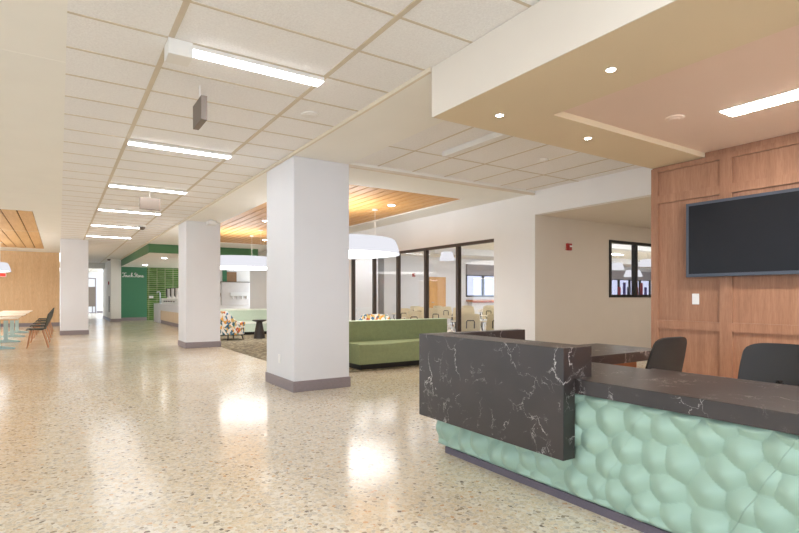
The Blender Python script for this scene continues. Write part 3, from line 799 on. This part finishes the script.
def shell_chair(x, y, rz, label):
    t = thing('dining_chair', label, 'dining chair', (x, y, 0), rz, 'dark green shell chairs along the tables')
    prof = [(-0.22, 0.425), (-0.19, 0.448), (-0.05, 0.44), (0.10, 0.432), (0.175, 0.46), (0.21, 0.56), (0.235, 0.70), (0.265, 0.85)]
    def f(u, v):
        a = (u-0.5)*2; s = v*(len(prof)-1); i = min(int(s), len(prof)-2); w = s-i
        y = prof[i][0]*(1-w)+prof[i+1][0]*w; z = prof[i][1]*(1-w)+prof[i+1][1]*w
        wd = 0.235 - 0.03*max(0, v-0.75)/0.25 - 0.02*max(0, 0.15-v)/0.15
        return (a*wd, y - 0.04*a*a*(1 if v > 0.6 else 0), z + 0.018*a*a*(1 if v < 0.55 else 0) - 0.03*abs(a)**4*max(0, v-0.8)/0.2)
    MB().shell(f, 10, 21, 0.018).build('seat_shell', CHAIRD, t)
    MB().box(-0.19, 0.19, -0.19, 0.12, 0.449, 0.474).build('seat_pad', CHAIRD, t, bevel=0.01)
    for sx in (-1, 1):
        for sy, y1 in ((-0.13, -0.20), (0.11, 0.23)):
            MB().tube([(sx*0.12, sy, 0.425), (sx*0.20, y1, 0.0)], 0.021, 8, 0.013).build('leg', LEGW, t)
    return t
CL = ['dark green shell chair with wooden legs nearest the camera', 'second dark green shell chair from the camera in the row', 'third dark green shell chair from the camera in the row', 'fourth dark green shell chair from the camera in the row', 'farthest dark green shell chair in the row']
ch0 = shell_chair(-0.45, 15.6, -PI/2, CL[0])
for k in range(1, 5): dup(ch0, (-0.45+0.01*k, 15.6+1.75*k, 0), -PI/2, CL[k])

# ------------------------------------------------------------------ classroom behind the glass
def tablet_chair(x, y, rz, label):
    t = thing('tablet_chair', label, 'classroom chair', (x, y, 0), rz, 'cream tablet-arm chairs in the classroom')
    prof = [(-0.22, 0.43), (-0.16, 0.45), (0.0, 0.44), (0.14, 0.44), (0.20, 0.48), (0.22, 0.56), (0.24, 0.70), (0.26, 0.88)]
    def f(u, v):
        a = (u-0.5)*2; s = v*(len(prof)-1); i = min(int(s), len(prof)-2); w = s-i
        y = prof[i][0]*(1-w)+prof[i+1][0]*w; z = prof[i][1]*(1-w)+prof[i+1][1]*w
        return (a*(0.22-0.02*(v > 0.9)), y, z - 0.02*abs(a)**5*(v > 0.85))
    MB().shell(f, 8, 14, 0.02).build('seat_shell', CREAM, t)
    MB().tube([(-0.085, 0.248, 0.56), (-0.085, 0.262, 0.70), (-0.07, 0.267, 0.73), (0.07, 0.267, 0.73), (0.085, 0.262, 0.70), (0.085, 0.248, 0.56)], 0.013, 6).build('back_handle', DKMET, t)
    MB().box(-0.10, 0.36, -0.42, -0.12, 0.68, 0.70).build('tablet', TTOP, t, bevel=0.006)
    MB().tube([(0.26, 0.02, 0.42), (0.30, -0.02, 0.60), (0.28, -0.2, 0.679)], 0.014, 6).build('tablet_arm', DKMET, t)
    for sx in (-1, 1):
        for sy, y1 in ((-0.15, -0.20), (0.14, 0.22)):
            MB().tube([(sx*0.17, sy, 0.43), (sx*0.21, y1, 0.0)], 0.012, 6).build('leg', CHROME, t)
    return t
spots = []
rr = random.Random(3)
for i in range(8):
    for j in range(8):
        x, y = 7.9 + 1.3*i + 0.25*(j % 2), 8.3 + 1.45*j
        if 0.547*x + 0.837*y < 12.9 or y > 17.6 or (y > 16.0 and x < 10.4): continue
        spots.append((x + rr.uniform(-.2,.2), y + rr.uniform(-.2,.2)))
spots += [(7.62, 8.85), (8.12, 8.55)]
spots.sort(key=lambda p: 0.547*p[0]+0.837*p[1])
first = None
for k, (x, y) in enumerate(spots):
    px = 399.5 + 521.3*(x*0.8373 - y*0.5468)/(x*0.5468 + y*0.8373)
    if px < 398 or px > 499: continue
    rz = 2.43 + rr.uniform(-.45, .45)
    if first is None:
        first = tablet_chair(x, y, rz, 'cream tablet-arm chair nearest the glass wall, dark handle in its back')
        n = 1
    else:
        lb = 'cream tablet-arm chair with dark handle just behind the nearest classroom chair' if n == 1 else 'cream tablet-arm chair among the rows deeper inside the glazed classroom'
        dup(first, (x, y, 0), rz, lb); n += 1
# valance, sill shelf and wall heater
vb = MB().box(15.75, 30.9, 18.40, 18.5, 2.26, 2.76).build('window_valance', GREYV, None, (15.75, 18.40, 2.26))
tag(vb, 'long grey fabric valance above the far classroom windows', 'valance')
t = thing('window_shelf', 'low orange and red edged shelf running under the far classroom windows', 'shelf', (15.75, 18.2, 0))
MB().box(0, 15.1, -0.15, 0.29, 1.02, 1.11).build('shelf_board', plain('orange_shelf', lin(196,120,58), 0.5, var=0.25, nscale=9), t)
MB().box(0, 15.1, -0.16, -0.1501, 0.98, 1.02).build('shelf_edge', RED, t)
MB().box(0.1, 15.0, 0.0, 0.29, 0.0, 0.9799).build('shelf_base', WPLAS, t)
pcol = [lin(150,50,60), lin(70,60,130), lin(40,44,70), lin(196,120,60), lin(180,60,50)]
for k in range(7):
    x = 26.9 + 0.42*k + rr.uniform(-.05,.05)
    o = MB().box(-0.035, 0.035, -0.14, 0.0, 0, 0.95 if k % 2 else 0.7).build('shelf_post', plain('post_paint', pcol[k % 5], 0.5), None)
    o.location = (x, 18.18, 1.1101)
    tag(o, ['dark red post', 'violet post', 'navy post', 'orange post', 'brick red post', 'slim red post', 'blue violet post'][k] + ' standing on the far classroom window shelf', 'post', 'coloured posts on the window shelf')
for (x, y, z, r), lb in (((9.97, 12.6, 2.36, 0.24), 'small white pendant in the classroom right of the third mullion'), ((17.9, 12.2, 2.28, 0.30), 'left white pendant seen through the alcove window'),
                      ((19.3, 12.4, 2.05, 0.36), 'lower white pendant behind the alcove window mullion'), ((19.0, 11.6, 2.42, 0.34), 'upper white pendant behind the alcove window mullion'),):
    tt = thing('pendant_lamp', lb, 'pendant lamp', (x, y, z), 0, 'classroom pendants')
    MB().lathe([(r, 0), (r*0.72, 0.26), (r*0.70, 0.262), (r*0.97, 0.0)], n=28, cap=False).build('lamp_shade', SHADE, tt)
    MB().tube([(0,0,0.25), (0,0,3.0-z)], 0.006, 6).build('cable', WMETAL, tt)
CLs = 0
for x in (9.5, 14, 18.5, 23):
    for y in (9.0, 12.9, 16.0):
        tt = thing('ceiling_light', 'linear ceiling light in the classroom behind the glass', 'ceiling light', (x, y, 3.0), 0, 'classroom ceiling lights')
        MB().box(-0.8, 0.8, -0.1, 0.1, -0.04, 0).build('housing', WMETAL, tt)
        MB().box(-0.78, 0.78, -0.085, 0.085, -0.05, -0.0401).build('diffuser', LED, tt)
struct('column_classroom', MB().box(10.95, 11.4, 17.9, 18.5, 0, 3.0), WALLW)
struct('wall_classroom_side', MB().box(XG+0.14, 10.0, 16.8, 16.9, 0, 3.0).box(31, 31.1, YA, 18.65, 0, 3.0), WALLW)
struct('ceiling_classroom_beam', MB().box(11, 30, 10.1, 10.45, 2.78, 3.0).box(11, 30, 14.6, 14.95, 2.78, 3.0), WALLW)

for (x, y), lb in (((8.6, 3.9), 'added alcove fill light, unseen behind the walnut wall, nearer one'), ((10.6, 4.6), 'added alcove fill light, unseen behind the walnut wall, farther one')):  # unseen lamps added to brighten the alcove
    tt = thing('ceiling_light', lb, 'ceiling light', (x, y, 2.712), 0, 'added alcove fill lights')
    MB().box(-0.31, 0.31, -0.31, 0.31, -0.012, 0).build('housing', WMETAL, tt)
    MB().box(-0.29, 0.29, -0.29, 0.29, -0.016, -0.0121).build('diffuser', LEDA, tt)
for k, (x, y) in enumerate(((3.5, 22.5), (5.2, 22.5), (3.5, 28.0), (5.2, 28.0))):  # lamps added to brighten the servery counter and walls
    tt = thing('ceiling_light', 'added round fill light under the servery soffit behind the green fascia', 'ceiling light', (x, y, 2.80), 0, 'added servery fill lights')
    MB().lathe([(0.12, -0.012), (0.12, 0)], n=20).build('housing', WMETAL, tt)
    MB().lathe([(0.10, -0.016), (0.10, -0.0121)], n=20).build('diffuser', LEDW, tt)
for k, (x, y) in enumerate(((6.75, 19.2), (4.6, 19.2))):  # extra lamps put in to raise the lounge light
    tt = thing('downlight', 'small added fill light in the white lounge ceiling border', 'downlight', (x, y, ZP), 0, 'added lounge border fill lights')
    MB().lathe([(0.075, -0.012), (0.075, 0)], n=20).build('trim_ring', WMETAL, tt)
    MB().lathe([(0.06, -0.016), (0.06, -0.0121)], n=20).build('lens', SPOT, tt)
# ------------------------------------------------------------------ light and camera
wd = bpy.data.worlds.new('World'); S.world = wd; wd.use_nodes = True
bg = wd.node_tree.nodes['Background']
bg.inputs['Color'].default_value = (0.74, 0.86, 1.0, 1); bg.inputs['Strength'].default_value = 2.1
def area(name, loc, rot, sx, sy, power, color, portal=False):
    l = bpy.data.lights.new(name, 'AREA'); l.shape = 'RECTANGLE'; l.size = sx; l.size_y = sy; l.energy = power; l.color = color
    if portal: l.cycles.is_portal = True
    o = bpy.data.objects.new(name, l); COL.objects.link(o); o.location = loc; o.rotation_euler = rot
    return o
area('left_window_daylight', (L-0.1, 11.4, 1.72), (0, -PI/2, 0), 1.6, 30.0, 0, (1,1,1), True)
area('back_window_daylight', (0.5, BK-0.1, 1.55), (PI/2, 0, 0), 17, 2.6, 0, (1,1,1), True)
area('classroom_window_daylight', (23.4, 18.7, 1.75), (-PI/2, 0, 0), 15, 1.0, 0, (1,1,1), True)

cam = bpy.data.cameras.new('camera'); co = bpy.data.objects.new('camera', cam); COL.objects.link(co)
cam.sensor_width = 36; cam.lens = 36*521.3/799; cam.shift_y = (296.65-266.5)/799
cam.clip_start = 0.05; cam.clip_end = 200
co.location = (0, 0, 1.25); co.rotation_euler = (PI/2, 0, -math.atan2(399.5-59.126, 521.3))
S.camera = co
S.view_settings.view_transform = 'Standard'; S.view_settings.look = 'None'; S.view_settings.gamma = 1; S.view_settings.use_curve_mapping = False
S.view_settings.exposure = 1.08
S.cycles.use_denoising = True
S.cycles.max_bounces = 10; S.cycles.diffuse_bounces = 6; S.cycles.glossy_bounces = 4; S.cycles.transparent_max_bounces = 12
S.cycles.sample_clamp_indirect = 8
